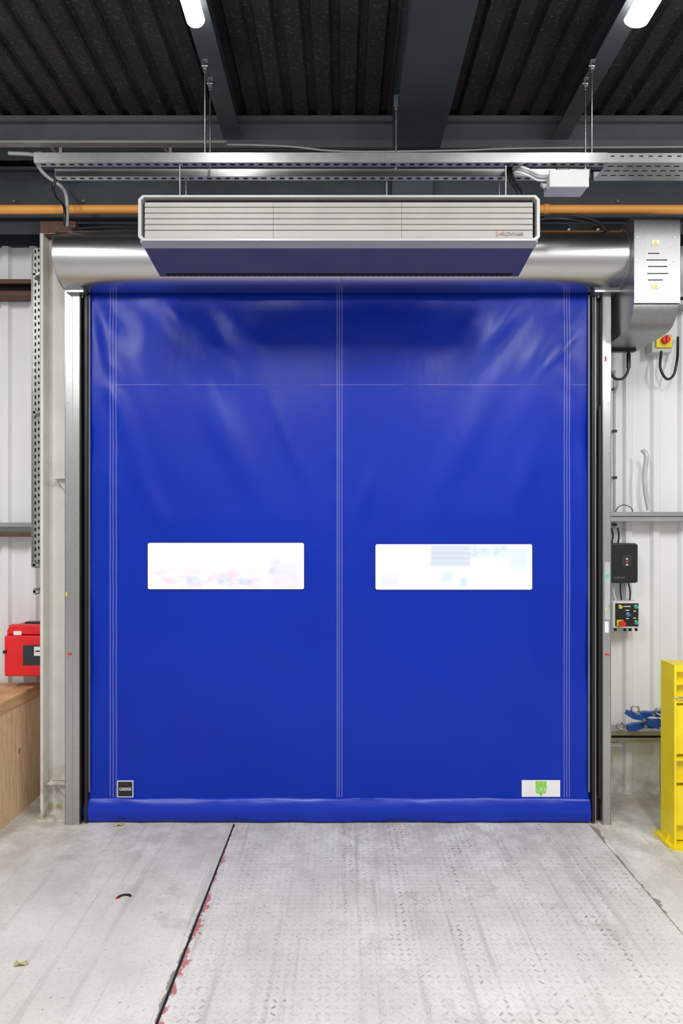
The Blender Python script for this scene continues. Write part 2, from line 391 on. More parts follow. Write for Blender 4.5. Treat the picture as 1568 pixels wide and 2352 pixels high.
rail(-4.1,-1.98,1.865,1.965,GALV,RUST).build('sheeting_rail',label='galvanised sheeting rail with brown lower lip',cat='rail',group='sheeting rails')
rail(1.74,4.1,1.975,2.04,GALV,GALVD).build('sheeting_rail',label='galvanised sheeting rail above control boxes',cat='rail',group='sheeting rails')
rail(1.74,4.1,.42,.50,GALVD,GALVD).build('sheeting_rail',label='dull grey low sheeting rail carrying lifting clamps',cat='rail',group='sheeting rails')
rail(1.74,4.1,3.50,3.58,GALVD,GALVD).build('sheeting_rail',label='grey sheeting rail behind the motor cover',cat='rail',group='sheeting rails')
# ------------------------------------------------------------ door
CY=.0
door=empty('door_1',(-.02,0,0),'high-speed blue vinyl roll-up door with galvanised frame','door',kind='structure')
XL,XR=X(203),X(1352); ZT=3.50; ZB=.12
nx,nz=260,320; vs=[];fs=[]
def ridge(x,z,x0,z0,x1,z1,w,a):
    ux,uz=x1-x0,z1-z0; L=math.hypot(ux,uz); ux/=L; uz/=L
    s=((x-x0)*ux+(z-z0)*uz)/L; q=-(x-x0)*uz+(z-z0)*ux
    if s<-.3 or s>1.3: return 0
    return a*math.exp(-(q/w)**2)*math.exp(-((s-.5)/.38)**2)
CRE=[]
for (p0,p1,w_,a) in (((385,690),(425,770),.06,.007),((440,680),(560,850),.075,-.010),((500,690),(640,840),.08,.008),((330,700),(330,860),.08,.007),
    ((1190,690),(1120,800),.06,.008),((1240,690),(1100,870),.075,-.010),((1290,720),(1180,880),.06,.007),((1120,690),(1040,800),.08,.007),
    ((1330,760),(1240,860),.03,.005),((228,700),(262,880),.05,.008),((240,850),(330,1080),.07,.008),((420,820),(620,1180),.10,.011),((1150,860),(980,1180),.10,.011),
    ((300,1050),(420,1300),.07,.009),((560,1450),(760,1560),.08,.010),((300,1560),(330,1760),.06,.009),((1330,860),(1338,1300),.03,.006),((230,1500),(215,1790),.03,.007),
    ((620,900),(720,1150),.06,.008),((860,1050),(830,1200),.05,.008),((1230,1000),(1180,1200),.07,.008),((650,1580),(540,1760),.08,.009),((900,1500),(1080,1640),.09,.009),((1180,1420),(1260,1600),.06,.008)):
    CRE.append((X(p0[0]),Z(p0[1]),X(p1[0]),Z(p1[1]),w_,a))
SE=[X(260),X(779),X(1301)]
def disp(x,z):
    d=0
    for cx,ph in ((-1.9,0.4),(1.9,1.7)):
        dx=x-cx; dz=z-4.0; r=math.hypot(dx,dz); th=math.atan2(dx,-dz)
        d+=.0035*math.exp(-((r-1.1)/.7)**2)*(math.sin(th*15+ph)+.3*math.sin(th*29+2*ph))
    for c in CRE: d+=ridge(x,z,*c)
    d+=.010*noise.noise(Vector((x*.8+z*.4,z*.3,3.1)))
    d+=.0045*noise.noise(Vector((x*2.8,z*1.1,8)))*min(1,max(.7,z-2))
    for i,sx in enumerate(SE):
        d+=.0028*math.exp(-abs(x-sx)/.05)*noise.noise(Vector((i*9,z*7+(x-sx)*6,2)))*2
    e=min(x-XL,XR-x)
    d+=.007*math.exp(-e/.06)*math.sin(z*4.5+noise.noise(Vector((z*2,0,0)))*3)
    d+=.012*math.exp(-(z-ZB)/.12)*noise.noise(Vector((x*6,0,z*2)))
    for (a,b) in ((340,698),(862,1221)):
        ax,bx=X(a),X(b); dx=max(ax-x,0,x-bx); dz=max(Z(1355)-z,0,z-Z(1245)); q=math.hypot(dx,dz)
        d*= min(1,q/.15)
    for (a,b,c1,c2) in ((265,310,1835,1785),(1190,1290,1835,1785)):
        dx=max(X(a)-x,0,x-X(b)); dz=max(Z(c1)-z,0,z-Z(c2)); d*=min(1,math.hypot(dx,dz)/.1)
    return d
for j in range(nz+1):
    z=ZB+(ZT-ZB)*j/nz
    for i in range(nx+1):
        x=XL+(XR-XL)*i/nx; vs.append((x,CY-disp(x,z)*1.1,z))
for j in range(nz):
    for i in range(nx):
        a=j*(nx+1)+i; fs.append((a,a+1,a+nx+2,a+nx+1))
cb=MB(); cb.add(vs,fs,CURT,True); curtain=cb.build('curtain',door,'glossy blue vinyl curtain with white stitched seams',recalc=False)
md=curtain.modifiers.new('thick','SOLIDIFY'); md.thickness=.002; md.offset=1
WELD=mat('blue_weld_edge',(.003,.02,.26),.3)
def rr(x0,x1,z0,z1,r,n=5):
    out=[]
    for cx,cz,s0 in ((x1-r,z1-r,0),(x0+r,z1-r,90),(x0+r,z0+r,180),(x1-r,z0+r,270)):
        for k in range(n+1):
            an=math.radians(s0+90*k/n); out.append((cx+r*math.cos(an),cz+r*math.sin(an)))
    return out
for a,b,t_,bt in ((340,698,1247,1353),(862,1221,1250,1354)):
    p=MB(); p.prism(rr(X(a),X(b),Z(bt),Z(t_),.012),'y',-.006,-.0035,PANE)
    p.ring(rr(X(a)-.007,X(b)+.007,Z(bt)-.007,Z(t_)+.007,.015),rr(X(a),X(b),Z(bt),Z(t_),.012),'y',-.0075,-.003,WELD)
    p.build('window_pane',curtain,'clear vinyl vision panel, daylight painted as glow')
hm=MB(); n=240; prof=[(.004,.163),(-.008,.158),(-.014,.150),(-.022,.138),(-.034,.115),(-.040,.085),(-.040,.05),(-.031,.015),(-.01,.004),(.04,.004),(.04,.15)]
v=[];x0,x1=X(197),X(1352)
for i in range(n+1):
    x=x0+(x1-x0)*i/n
    for k,(y,z) in enumerate(prof):
        a=noise.noise(Vector((x*3,z*6,1)))*.008+noise.noise(Vector((x*6+z*20,z*10,5)))*.005+noise.noise(Vector((x*2.5-z*30,z*6,9)))*.004
        if k>=8: a=0
        v.append((x,y-a,z+(0 if k>=8 else noise.noise(Vector((x*1.5,2,k*.2)))*.003)))
q=len(prof); fs=[(i*q+k,(i+1)*q+k,(i+1)*q+(k+1)%q,i*q+(k+1)%q) for i in range(n) for k in range(q)]
hm.add(v,fs,BLUEHEM,True); hm.add(v[:q],[tuple(range(q))],BLUEHEM); hm.add(v[-q:],[tuple(range(q))],BLUEHEM)
hem=hm.build('bottom_hem',door,'padded wrinkled blue vinyl sleeve around the bottom bar')
TAPE=mat('grey_edge_tape',(.12,.13,.15),.4)
def guide(sgn):
    g=MB()
    if sgn<0: o,i,b0,b1=X(157),X(190),X(188),X(205)
    else: o,i,b0,b1=X(1395),X(1377),X(1353),X(1378)
    lo,hi=min(o,i),max(o,i)
    g.box(lo,hi,-.05,-.046,0,3.5,GALV)
    g.box(o-.002,o+.002,-.05,.085,0,3.5,GALV) ; g.box(lo,hi,.082,.085,0,3.5,GALV)
    xi=i
    g.box(xi-.002,xi+.002,-.05,-.01,0,3.5,GALV)
    if sgn<0: g.box(X(173),X(174.5),-.053,-.05,0,3.5,GALVD)
    z=.1
    while z<3.4: g.cyl((o-sgn*.012,-.054,z),(o-sgn*.012,-.05,z),.005,CHROME,8); z+=.33
    ob=g.build('side_guide',door,'galvanised steel vertical door guide')
    r=MB(); lo,hi=min(b0,b1),max(b0,b1)
    r.box(lo,hi,.008,.02,.01,3.49,BLACK)
    if sgn<0:
        r.box(X(189),X(193),-.05,.01,.01,3.49,BLACK); r.box(X(199),X(206),-.04,.01,.01,3.49,BLACK); r.box(X(205),X(210),-.022,-.018,.2,3.45,TAPE)
    else:
        r.box(X(1354),X(1360),-.04,.01,.01,3.49,BLACK); r.box(X(1347),X(1352),-.022,-.018,.2,3.45,TAPE); r.box(X(1361.5),X(1364),-.035,.005,.01,3.49,GALVD)
        r.tube([(X(1371),-.045,.17),(X(1371),-.045,2.72)],.012,BLACK,12,False)
    r.build('guide_seal',ob,'black rubber guide seal',bevel=.002)
    return ob
gl=guide(-1); gr=guide(1)
s=MB(); s.add([(X(1381),-.0525,Z(1500)),(X(1385),-.0525,Z(1504)),(X(1385),-.0525,Z(1501.5)),(X(1391),-.0525,Z(1501.5)),(X(1391),-.0525,Z(1498.5)),(X(1385),-.0525,Z(1498.5)),(X(1385),-.0525,Z(1496))],[(0,1,2,3,4,5,6)],REDL); s.build('arrow_mark',gr,'small red arrow sticker')
s=MB(); s.add([(X(172),-.0545,Z(1499)),(X(168),-.0545,Z(1503)),(X(168),-.0545,Z(1500.5)),(X(162),-.0545,Z(1500.5)),(X(162),-.0545,Z(1497.5)),(X(168),-.0545,Z(1497.5)),(X(168),-.0545,Z(1495))],[(0,1,2,3,4,5,6)],REDL); s.build('arrow_mark',gl,'small red arrow sticker')
s=MB(); s.box(X(1380.5),X(1393),-.0525,-.0505,Z(1420),Z(1290),mat('pale_sticker',(.42,.45,.44),.5)); s.cyl((X(1386.5),-.0535,Z(1322)),(X(1386.5),-.0515,Z(1322)),.014,mat('mint_sticker',(.12,.55,.3),.5)); s.box(X(1382),X(1385),-.0535,-.0515,Z(1400),Z(1395),YELB)
s.build('sticker',gr,'pale information sticker strip with green round mark')
s=MB(); s.box(X(1381),X(1385),-.0525,-.0505,Z(835),Z(823),REDL); s.build('sticker',gr,'red mark')
s=MB(); s.box(X(1381),X(1390),-.0525,-.0505,Z(1450),Z(1425),WHITE); s.build('sticker',gr,'white sticker')
s=MB(); s.box(X(158.5),X(161.5),-.0525,-.0505,Z(1368),Z(1358),YELB); s.build('sticker',gl,'small yellow sticker')
yc=-.009
s=MB(); s.box(X(270),X(307),yc,yc+.004,Z(1830),Z(1792),WHITE); s.box(X(272),X(305),yc-.0008,yc,Z(1828),Z(1794),BPL); mk=s.build('maker_badge',curtain,'black square maker badge with white border')
text('badge_lettering','GIESSE',X(288.5),yc-.0014,Z(1811),.019,WHITE,mk,.01,.078)
s=MB(); s.box(X(1197),X(1285),yc,yc+.004,Z(1829),Z(1791),WHITE); sg=s.build('supplier_sign',curtain,'white sign with green shield mark')
for a,b,lo,l1,l2 in ((1228.5,1236.3,1822,7,3),(1237.2,1244.8,1827,3,3),(1245.7,1253.5,1822,3,7)):
    s=MB(); s.prism([(X(a),Z(1793)),(X(b),Z(1793)),(X(b),Z(lo-l2)),((X(a)+X(b))/2,Z(lo)),(X(a),Z(lo-l1))],'y',yc-.0012,yc,LIME)
    s.build('shield_mark',sg,'lime green bar of the shield mark')
for ch_,px in (('L',1232.4),('B',1241),('S',1249.6)): text('sign_lettering',ch_,X(px),yc-.002,Z(1812),.024,WHITE,sg,.0,.0125)
# roller housing
hs=MB(); HC=(-.10,3.637); R=.18; pf=[(.20,HC[1]+R)]
for k in range(41):
    an=math.radians(90+180*k/40); pf.append((HC[0]+R*math.cos(an),HC[1]+R*math.sin(an)))
pf+=[(-.035,HC[1]-R),(-.035,3.50),(.0,3.52),(.20,3.52)]
hs.prism(pf,'x',X(118,4.0),1.785,DRUM,True)
hs.build('roller_housing',door,'bright galvanised curved roller housing')
for xx in (-1.775,-.0,1.77):
    hs=MB()
    pts=[(xx,.18,HC[1]+R+.001)]+[(xx,HC[0]+(R+.001)*math.cos(math.radians(90+180*k/24)),HC[1]+(R+.001)*math.sin(math.radians(90+180*k/24))) for k in range(25)]
    hs.tube(pts,.004 if xx else .002,GALV,6,False)
    hs.build('housing_seam',door,'raised housing seam')
for a,b in ((1352,1415),(165,205)):
    br=MB(); br.box(X(a),X(b),-.10,.09,3.44,3.462,GALV)
    for k in range(3): br.cyl((X(a)+.02+k*.03,-.03,3.425),(X(a)+.02+k*.03,-.03,3.44),.008,CHROME,6)
    br.build('housing_bracket',door,'galvanised bolted support bracket')
# motor cover
mc=MB(); x0,x1=1.783,2.055; r=.15
pf=[(.25,3.82),(-.27,3.82),(-.30,3.79)]
for k in range(13):
    an=math.radians(180+90*k/12); pf.append((-.30+r+r*math.cos(an),3.156+r+r*math.sin(an)))
pf+=[(.25,3.156)]
mc.prism(pf,'x',x0,x1,COVER,True)
mco=mc.build('motor_cover',door,'galvanised sheet-metal motor cover')
mc=MB()
fl=[(.25,3.835),(-.28,3.835),(-.315,3.80),(-.315,3.295),(-.30,3.29),(-.298,3.80),(-.27,3.822),(.25,3.822)]
mc.prism(fl,'x',x0-.004,x1+.004,COVER)
for px in (1463,1547):
    for py in (520,545,600,690):
        mc.cyl((X(px,3.97),-.32,Z(py,3.97)),(X(px,3.97),-.312,Z(py,3.97)),.0045,CHROME,8)
for i,py in enumerate((582,597,612,628,643)):
    a,b=((1488,1514),(1484,1532),(1488,1532),(1486,1534),(1488,1522))[i]
    mc.box(X(a,3.97),X(b,3.97),-.3165,-.314,Z(py+1,3.97),Z(py-1,3.97),DSLOT)
mc.build('cover_plate',mco,'screwed galvanised front plate with vent slots')
for py in (557,658):
    s=MB(); s.box(X(1496,3.97),X(1514,3.97),-.3175,-.315,Z(py+6,3.97),Z(py-6,3.97),WHITE if py<600 else GALVD)
    s.prism([(X(1499,3.97),Z(py+5,3.97)),(X(1511,3.97),Z(py+5,3.97)),(X(1505,3.97),Z(py-6,3.97))],'y',-.3185,-.3175,YELB)
    s.build('warning_sticker',mco,'yellow triangle warning sticker')
# ------------------------------------------------------------ air curtain
ac=empty('air_curtain_heater',(-.012,-.8,3.334),'light grey louvred air curtain heater hung above door','air curtain')
A0,A1=-1.025,1.0; YF=-.986
h=MB(); b=.012
h.hexa([(A0+b,YF+.04,3.40),(A1-b,YF+.04,3.40),(A1-.012,-.632,3.36),(A0+.012,-.632,3.36),(A0+b,YF+.04,3.595),(A1-b,YF+.04,3.595),(A1-.012,-.632,3.598),(A0+.012,-.632,3.598)],LGREY)
bo=h.build('housing',ac,'light grey housing',bevel=.004)
h=MB(); h.hexa([(A0+.008,YF+.05,3.368),(A1-.008,YF+.05,3.368),(A1-.008,-.625,3.334),(A0+.008,-.625,3.334),(A0+.008,YF+.05,3.40),(A1-.008,YF+.05,3.40),(A1-.008,-.625,3.37),(A0+.008,-.625,3.37)],UNDER)
h.build('underside_panel',ac,'darker grey lower panel',bevel=.003)
h=MB(); h.hexa([(A0+.006,YF+.006,3.372),(A1-.006,YF+.006,3.372),(A1-.006,YF+.058,3.362),(A0+.006,YF+.058,3.362),(A0+.006,YF+.006,3.395),(A1-.006,YF+.006,3.395),(A1-.006,YF+.058,3.395),(A0+.006,YF+.058,3.395)],LGREY)
h.build('front_lip',ac,'light grey lower lip',bevel=.002)
h=MB(); h.box(A0+.05,A1-.05,-.665,-.632,3.3355,3.341,DSLOT)
x=A0+.06
while x<A1-.06:
    h.box(x,x+.004,-.665,-.632,3.332,3.336,BPL); x+=.03
h.build('outlet_slot',ac,'black air outlet slot')
ch=.03
def octo(x0,x1,z0,z1,c): return [(x0+c,z0),(x1-c,z0),(x1,z0+c),(x1,z1-c),(x1-c,z1),(x0+c,z1),(x0,z1-c),(x0,z0+c)]
h=MB(); h.ring(octo(A0,A1,3.372,3.603,ch*.7),octo(A0+.016,A1-.016,3.386,3.592,ch*.5),'y',YF-.01,YF+.05,LGREY)
h.build('front_frame',ac,'light grey chamfered front frame',bevel=.002)
h=MB(); h.box(A0+.014,A1-.014,YF+.03,YF+.034,3.38,3.597,DSLOT)
# lowest louvre is taller and carries the logo
edges=[3.388,3.430,3.459,3.488,3.517,3.546,3.573]
secs=[A0+.03,X(627,3.3),X(922,3.3),A1-.033]
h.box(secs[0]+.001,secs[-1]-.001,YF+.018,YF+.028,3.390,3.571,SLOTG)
for z0_,z1_ in zip(edges[:-1],edges[1:]):
    for a,b2 in zip(secs[:-1],secs[1:]):
        h.prism([(YF+.022,z0_+.002),(YF+.001,z0_+.0015),(YF-.0005,z0_+.004),(YF+.004,z1_-.0005),(YF+.022,z1_-.0005)],'x',a+.0008,b2-.0008,SLAT)
h.build('louvre_grille',ac,'horizontal grey louvre slats')
tx=text('logo_lettering','FLOWAIR',X(1177,3.295),YF-.003,3.4105,.0195,BPL,ac,.004,.112)
for k in range(3):
    s=MB(); c0=P(1143,536.5,3.295)
    an=math.radians(90+120*k+20); u=Vector((math.cos(an),0,math.sin(an))); w2=Vector((-u.z,0,u.x))
    c=Vector((c0.x,YF-.004,3.4105)); s.add([c+u*.001,c+u*.009+w2*.005,c+u*.015+w2*.001,c+u*.009-w2*.001],[(0,1,2,3)],REDL)
    s.build('logo_emblem',ac,'red blade of the emblem',recalc=False)
# ------------------------------------------------------------ support struts
def strut(x0,x1,yc,z0,m=GALV,hgt=.041):
    g=MB(); a=.0205
    g.prism([(yc-a,z0),(yc+a,z0),(yc+a,z0+hgt),(yc+.011,z0+hgt),(yc+.011,z0+hgt-.003),(yc+a-.003,z0+hgt-.003),(yc+a-.003,z0+.003),(yc-a+.003,z0+.003),(yc-a+.003,z0+hgt-.003),(yc-.011,z0+hgt-.003),(yc-.011,z0+hgt),(yc-a,z0+hgt)],'x',x0,x1,m)
    x=x0+.03
    while x<x1-.03:
        g.box(x,x+.026,yc-.0075,yc+.0075,z0-.0006,z0+.0034,DSLOT); x+=.05
    return g
strut(-1.62,1.40,-.827,3.85,hgt=.052).build('strut_channel',label='galvanised slotted strut channel hung above the heater',cat='strut channel',group='strut channels',base=False)
strut(-1.57,1.36,-.69,3.85).build('strut_channel',label='galvanised slotted strut channel near the wall',cat='strut channel',group='strut channels',base=False)
def rod(x,y,z0,z1,lab,clamp=True):
    g=MB(); g.cyl((x,y,z0),(x,y,z1),.005,CHROME,10)
    g.cyl((x,y,z0+.01),(x,y,z0+.018),.010,CHROME,6)
    if clamp:
        g.box(x-.010,x+.010,y-.012,y+.012,z1-.04,z1-.032,GALVD); g.box(x-.011,x-.008,y-.012,y+.012,z1-.04,z1+.01,GALVD); g.box(x-.011,x+.016,y-.012,y+.012,z1+.006,z1+.0105,GALVD); g.cyl((x,y,z1-.052),(x,y,z1-.04),.009,CHROME,6)
        g.cyl((x+.014,y,z1-.018),(x-.016,y,z1-.018),.005,CHROME,8)
    return g.build('hanger_rod',label=lab,cat='threaded rod',group='hanger rods',base=False)
for x,y in ((-.723,-.827),(-.723,-.69),(1.325,-.827),(1.342,-.69)): rod(x,y,3.885,4.39,'zinc threaded rod clamped to the roof purlin')
rod(.300,-.69,3.885,4.25,'zinc threaded rod beside the roof girder',False)
for x in (X(411,3.44),X(1163,3.44)):
    for y in (-.827,-.69): rod(x,y,3.60,3.86,'zinc threaded rod holding the heater',False)
rod(X(888,3.6),-.69,3.60,3.86,'zinc threaded rod holding the heater',False)
g=MB(); g.box(.288,.312,-.70,-.68,4.24,4.30,PURL); g.box(.288,.335,-.70,-.68,4.30,4.306,PURL); g.cyl((.30,-.69,4.228),(.30,-.69,4.24),.009,CHROME,6); g.build('beam_clamp',label='small dark clamp on the roof girder flange',cat='beam clamp',base=False)
g=MB(); x0,x1,y0,y1,z0=1.40,2.9,-.84,-.66,3.853
g.box(x0,x1,y0,y1,z0,z0+.002,GALV); g.box(x0,x1,y0-.001,y0+.001,z0,z0+.05,GALV); g.box(x0,x1,y1-.001,y1+.001,z0,z0+.05,GALV)
x=x0+.02
while x<x1-.04:
    for y in (y0+.03,y0+.075,y0+.12): g.box(x,x+.03,y,y+.008,z0-.0006,z0+.0026,DSLOT)
    g.box(x,x+.02,y0-.0016,y0+.0016,z0+.03,z0+.037,DSLOT); x+=.05
g.build('cable_tray',label='galvanised perforated cable tray beside junction box',cat='cable tray',base=False)
g=MB(); g.tube([(-2.6,-.11,4.344),(-1.2,-.11,4.344),(-.3,-.11,4.344),(.05,-.12,4.344),(.28,-.125,4.344)],.006,BPL,8); g.build('black_cable',label='black cable run below the eaves beam',cat='cable',base=False)
g=MB(); g.tube([(-2.6,-.24,4.30),(-.6,-.24,4.30),(.0,-.24,4.26),(.7,-.24,4.265),(1.2,-.24,4.28),(2.6,-.24,4.29)],.005,GCONC,8); g.build('grey_cable',label='grey cable run below the eaves beam',cat='cable',base=False)
g=MB(); g.box(-2.7,-.7,-.31,-.27,4.27,4.273,GALVD); g.box(-2.7,-.7,-.311,-.308,4.27,4.285,GALVD)
for xx in (-2.5,-1.8,-1.1): g.box(xx,xx+.02,-.29,-.12,4.273,4.278,GALVD); g.box(xx,xx+.02,-.125,-.12,4.273,4.35,GALVD)
g.build('cable_tray',label='narrow galvanised cable tray near the eaves beam',cat='cable tray',base=False)
jb=empty('junction_box',P(1306,430,3.5),'grey junction box with cable glands under the tray','junction box')
g=MB(); a,b=P(1262,430,3.45),P(1350,374,3.45); g.box(a.x,b.x,-.83,-.73,a.z,a.z+.085,GPL); g.box(a.x+.05,a.x+.12,-.80,-.76,a.z+.08,3.856,GALV); g.build('body',jb,bevel=.006)
g=MB(); g.box(a.x-.004,b.x+.004,-.845,-.83,a.z-.003,a.z+.09,GPL); g.build('lid',jb,bevel=.005)
for i,zz in enumerate((.03,.055)):
    g=MB(); g.cyl((a.x-.025,-.79+.03*i,a.z+zz),(a.x,-.79+.03*i,a.z+zz),.012,GPL,12); g.build('cable_gland',jb)
for i,(m,nm,lab) in enumerate(((WPL,'white_cable','white cable into the junction box'),(GCONC,'grey_cable','grey cable into the junction box'),(WPL,'white_cable','white cable into the junction box'))):
    g=MB(); g.tube([P(1262,402+6*i,3.5),P(1235,400+7*i,3.5),P(1210,388+7*i,3.46),P(1185,382+7*i,3.5),P(1172,398+4*i,3.55)],.0062,m,8); g.build(nm,label=lab,cat='cable',base=False)
for i in range(2):
    g=MB(); g.tube([P(1166+7*i,380,3.54),P(1168+9*i,405,3.52),P(1178+9*i,425,3.50),P(1188+10*i,438,3.47),P(1194+11*i,449,3.46)],.009,BPL,10); g.build('black_cable',label='thick black cable running into the heater',cat='cable',base=False)
g=MB(); zz=3.987
g.tube([(-3.9,-.06,zz),(3.9,-.06,zz)],.028,ORANGE,24,False)
g.build('gas_pipe',label='orange painted gas pipe running along the beam',cat='pipe',base=False)
g=MB(); g.cyl((X(1248,4.22),-.06,zz),(X(1248,4.22)+.03,-.06,zz),.034,ORANGE,24); g.box(X(1248,4.22),X(1248,4.22)+.03,-.06,.05,zz-.012,zz+.012,GALV); g.build('pipe_clip',label='orange pipe clip fixing the gas pipe',cat='pipe clip',base=False)
g=MB(); g.tube([P(20,352,4.05),P(80,357,4.05),P(88,382,4.07),P(108,405,4.1),P(140,428,4.1),P(152,450,4.08),P(154,485,4.08),P(154,520,4.08)],.011,GCONC,10); g.cyl(P(80,357,4.05),P(97,355,4.05),.02,GALVD,12)
g.build('flexible_conduit',label='grey flexible conduit dropping to the roller housing',cat='conduit',base=False)
g=MB(); g.tube([P(128,412,4.02),P(122,432,4.02),P(130,455,4.02),P(146,472,4.01),P(149,495,4.0),P(147,518,4.02)],.009,BPL,10); g.build('black_cable',label='black looped cable above the roller housing',cat='cable',base=False)
for i in range(2):
    g=MB(); g.tube([P(1200,510-9*i,4.08),P(1262,502-8*i,4.08),P(1325,505-9*i,4.06-.03*i),P(1370,516-8*i,4.06-.03*i),P(1402-8*i,530,4.1-.03*i)],.0075,BPL,10); g.build('black_cable',label='black cable looping behind the heater',cat='cable',base=False)
g=MB(); g.tube([P(165,526,4.1),P(250,521,4.1),P(330,523,4.1)],.008,BPL,8); g.build('black_cable',label='black cable lying over the roller housing',cat='cable',base=False)
# ------------------------------------------------------------ left perforated upright
g=MB(); xa,xb=X(76,4.45),X(97,4.45)
g.box(xa,xb,.16,.163,1.66,3.83,GALV); g.box(xa-.001,xa+.001,.14,.18,1.66,3.83,GALV); g.box(xb-.001,xb+.001,.14,.18,1.66,3.83,GALV)
z=1.68
while z<3.80:
    g.box(xa+.012,xa+.022,.158,.1605,z,z+.025,DSLOT); g.box(xa+.036,xa+.046,.158,.1605,z+.012,z+.03,DSLOT); z+=.045
g.build('cable_tray',label='vertical galvanised perforated cable tray beside the column',cat='cable tray')
for py in (637,950,1297,1357):
    g=MB(); p=P(100,py,4.4); g.box(p.x-.045,-1.972,.06,.075,p.z-.008,p.z+.008,GALV); g.box(p.x-.045,p.x-.03,.06,.145,p.z-.02,p.z+.02,GALV); g.box(-1.984,-1.976,.03,.09,p.z-.02,p.z+.02,GALV)
    g.cyl((p.x-.01,.05,p.z),(p.x-.01,.06,p.z),.009,CHROME,6); g.build('beam_clamp',label='galvanised clamp gripping the column flange',cat='beam clamp',group='column clamps',base=False)
def angle_bracket(px,py,y0,y1,w_,flip,lab):
    d=y0+D; p=P(px,py,d); g=MB(); g.box(p.x,p.x+w_,y0,y1,p.z-.006,p.z,CREAM); e=p.x+w_*(flip>0)
    g.prism([(e,p.z),(e-flip*w_*.9,p.z),(e,p.z-.13)],'y',(y0+y1)/2,(y0+y1)/2+.006,CREAM)
    return g.build('angle_bracket',label=lab,cat='bracket',base=False)
angle_bracket(116,1097,0,.092,.115,1,'cream welded bracket on the column')
angle_bracket(108,1800,0,.092,.13,1,'cream low bracket with rust on the column')
angle_bracket(1400,1712,.26,.45,.085,-1,'white angle bracket on the wall')
# ------------------------------------------------------------ fire box
fb=empty('extinguisher_cabinet',(-2.2,.36,.875),'red plastic fire extinguisher cabinet with window','extinguisher cabinet')
d=4.5; y=d-D; a,b=X(8,d),-2.0; zb,zt=Z(1557,d),Z(1440,d)
g=MB(); g.prism([(a,zb),(b-.0,zb),(b,zt),(a+.02,zt),(a,zt-.03)],'y',y+.04,.44,RED); g.build('body',fb,bevel=.012)
g=MB(); g.prism([(a+.004,zb+.01),(b-.004,zb+.01),(b-.004,zt-.06),(a+.004,zt-.06)],'y',y,y+.04,RED); g.prism([(a+.02,zt-.055),(b-.01,zt-.055),(b-.01,zt+.012),(a+.03,zt+.012)],'y',y+.01,y+.08,RED)
fd=g.build('door',fb,bevel=.01)
g=MB(); g.box(X(53,d),b-.03,y-.002,y+.002,Z(1528,d),Z(1482,d),SMOKE); g.build('window',fd,'smoked viewing window')
g=MB(); g.box(X(30,d),X(48,d),y+.006,y+.011,Z(1459,d),Z(1450,d),WHITE); g.build('label_sticker',fb,'small white paper label')
g=MB(); g.box(X(79,d),X(100,d),y-.006,y-.003,Z(1506,d),Z(1485,d),WHITE); g.box(X(82,d),X(92,d),y-.0068,y-.006,Z(1497,d),Z(1494,d),BPL); g.build('label_sticker',fb,'white paper label with black mark')
g=MB(); g.cyl((a+.012,y-.012,Z(1497,d)),(a+.012,y,Z(1497,d)),.012,BPL,12); g.build('latch',fd,'black latch')
g=MB(); g.box(X(40,d),X(80,d),y+.1,y+.16,zt+.0,zt+.02,BPL); g.build('hinge',fb,'black top hinge',bevel=.004)
# ------------------------------------------------------------ crate
cr=empty('wooden_crate',(-2.7,0,0),'large pale pine and plywood crate standing by the wall','crate')
CX=-2.172; y0,y1=-.55,.425
g=MB(); g.box(-3.3,CX-.014,y0+.014,y1-.01,.0,.735,WOOD)
yy=y0+.01
while yy<y1-.05:
    e=min(yy+.16,y1-.005); g.box(CX-.014,CX,yy+.003,e-.003,.0,.735,WOOD)
    for z in (.06,.4,.68):
        g.cyl((CX,yy+.03,z),(CX+.001,yy+.03,z),.005,GALVD,6)
    yy+=.16
g.box(-3.3,CX,y0,y0+.013,.0,.735,WOOD); g.build('body',cr,'pale plywood sides',bevel=.002)
g=MB(); g.box(CX-.02,CX+.008,y0-.01,y1,.735,.79,WOODE); g.box(-3.3,CX-.02,y0-.01,y0+.02,.735,.79,WOODE); g.build('rim',cr,'rougher pine top rim board',bevel=.003)
g=MB(); x=-3.3
while x<CX-.05:
    e=min(x+.19,CX+.012); g.box(x+.002,e-.002,y0-.015,y1,.79,.812,WOODE); x+=.19
g.build('lid',cr,'pine board lid',bevel=.002)
# ------------------------------------------------------------ right wall equipment
WB=.445
cbx=empty('door_controller',(2.0,.4,1.535),'black plastic door control box with small display','control box')
d=4.58; y=d-D; a,b=X(1398,d),X(1466,d); zb,zt=Z(1340,d),Z(1248,d)
g=MB(); g.box(a,b,y+.02,WB,zb,zt,BPL); g.build('body',cbx,bevel=.012)
g=MB(); g.box(a+.006,b-.006,y,y+.024,zb+.008,zt-.008,BPL); g.box(X(1428,d),X(1449,d),y-.002,y,Z(1302,d),Z(1275,d),mat('keypad_grey',(.03,.03,.035),.4))
g.build('front_cover',cbx,'black moulded cover',bevel=.008)
for zz,m_ in ((1283.5,GPL),(1290,REDL),(1297,GPL)):
    g=MB(); g.box(X(1436.5,d),X(1441.5,d),y-.003,y-.001,Z(zz+2,d),Z(zz-2,d),m_); g.build('key',cbx,'tiny keypad key')
text('controller_lettering','GIESSE',X(1422,d),y-.002,Z(1327,d),.012,mat('grey_ink',(.2,.2,.21),.5),cbx,0,.08)
pb=empty('push_button_station',(2.0,.4,1.2),'grey push button station with emergency stop','button station')
d=4.58; a,b=X(1408,d),X(1470,d); zb,zt=Z(1444,d),Z(1381,d)
g=MB(); g.box(a,b,y+.012,WB,zb,zt,WPL); g.build('body',pb,'pale grey enclosure',bevel=.008)
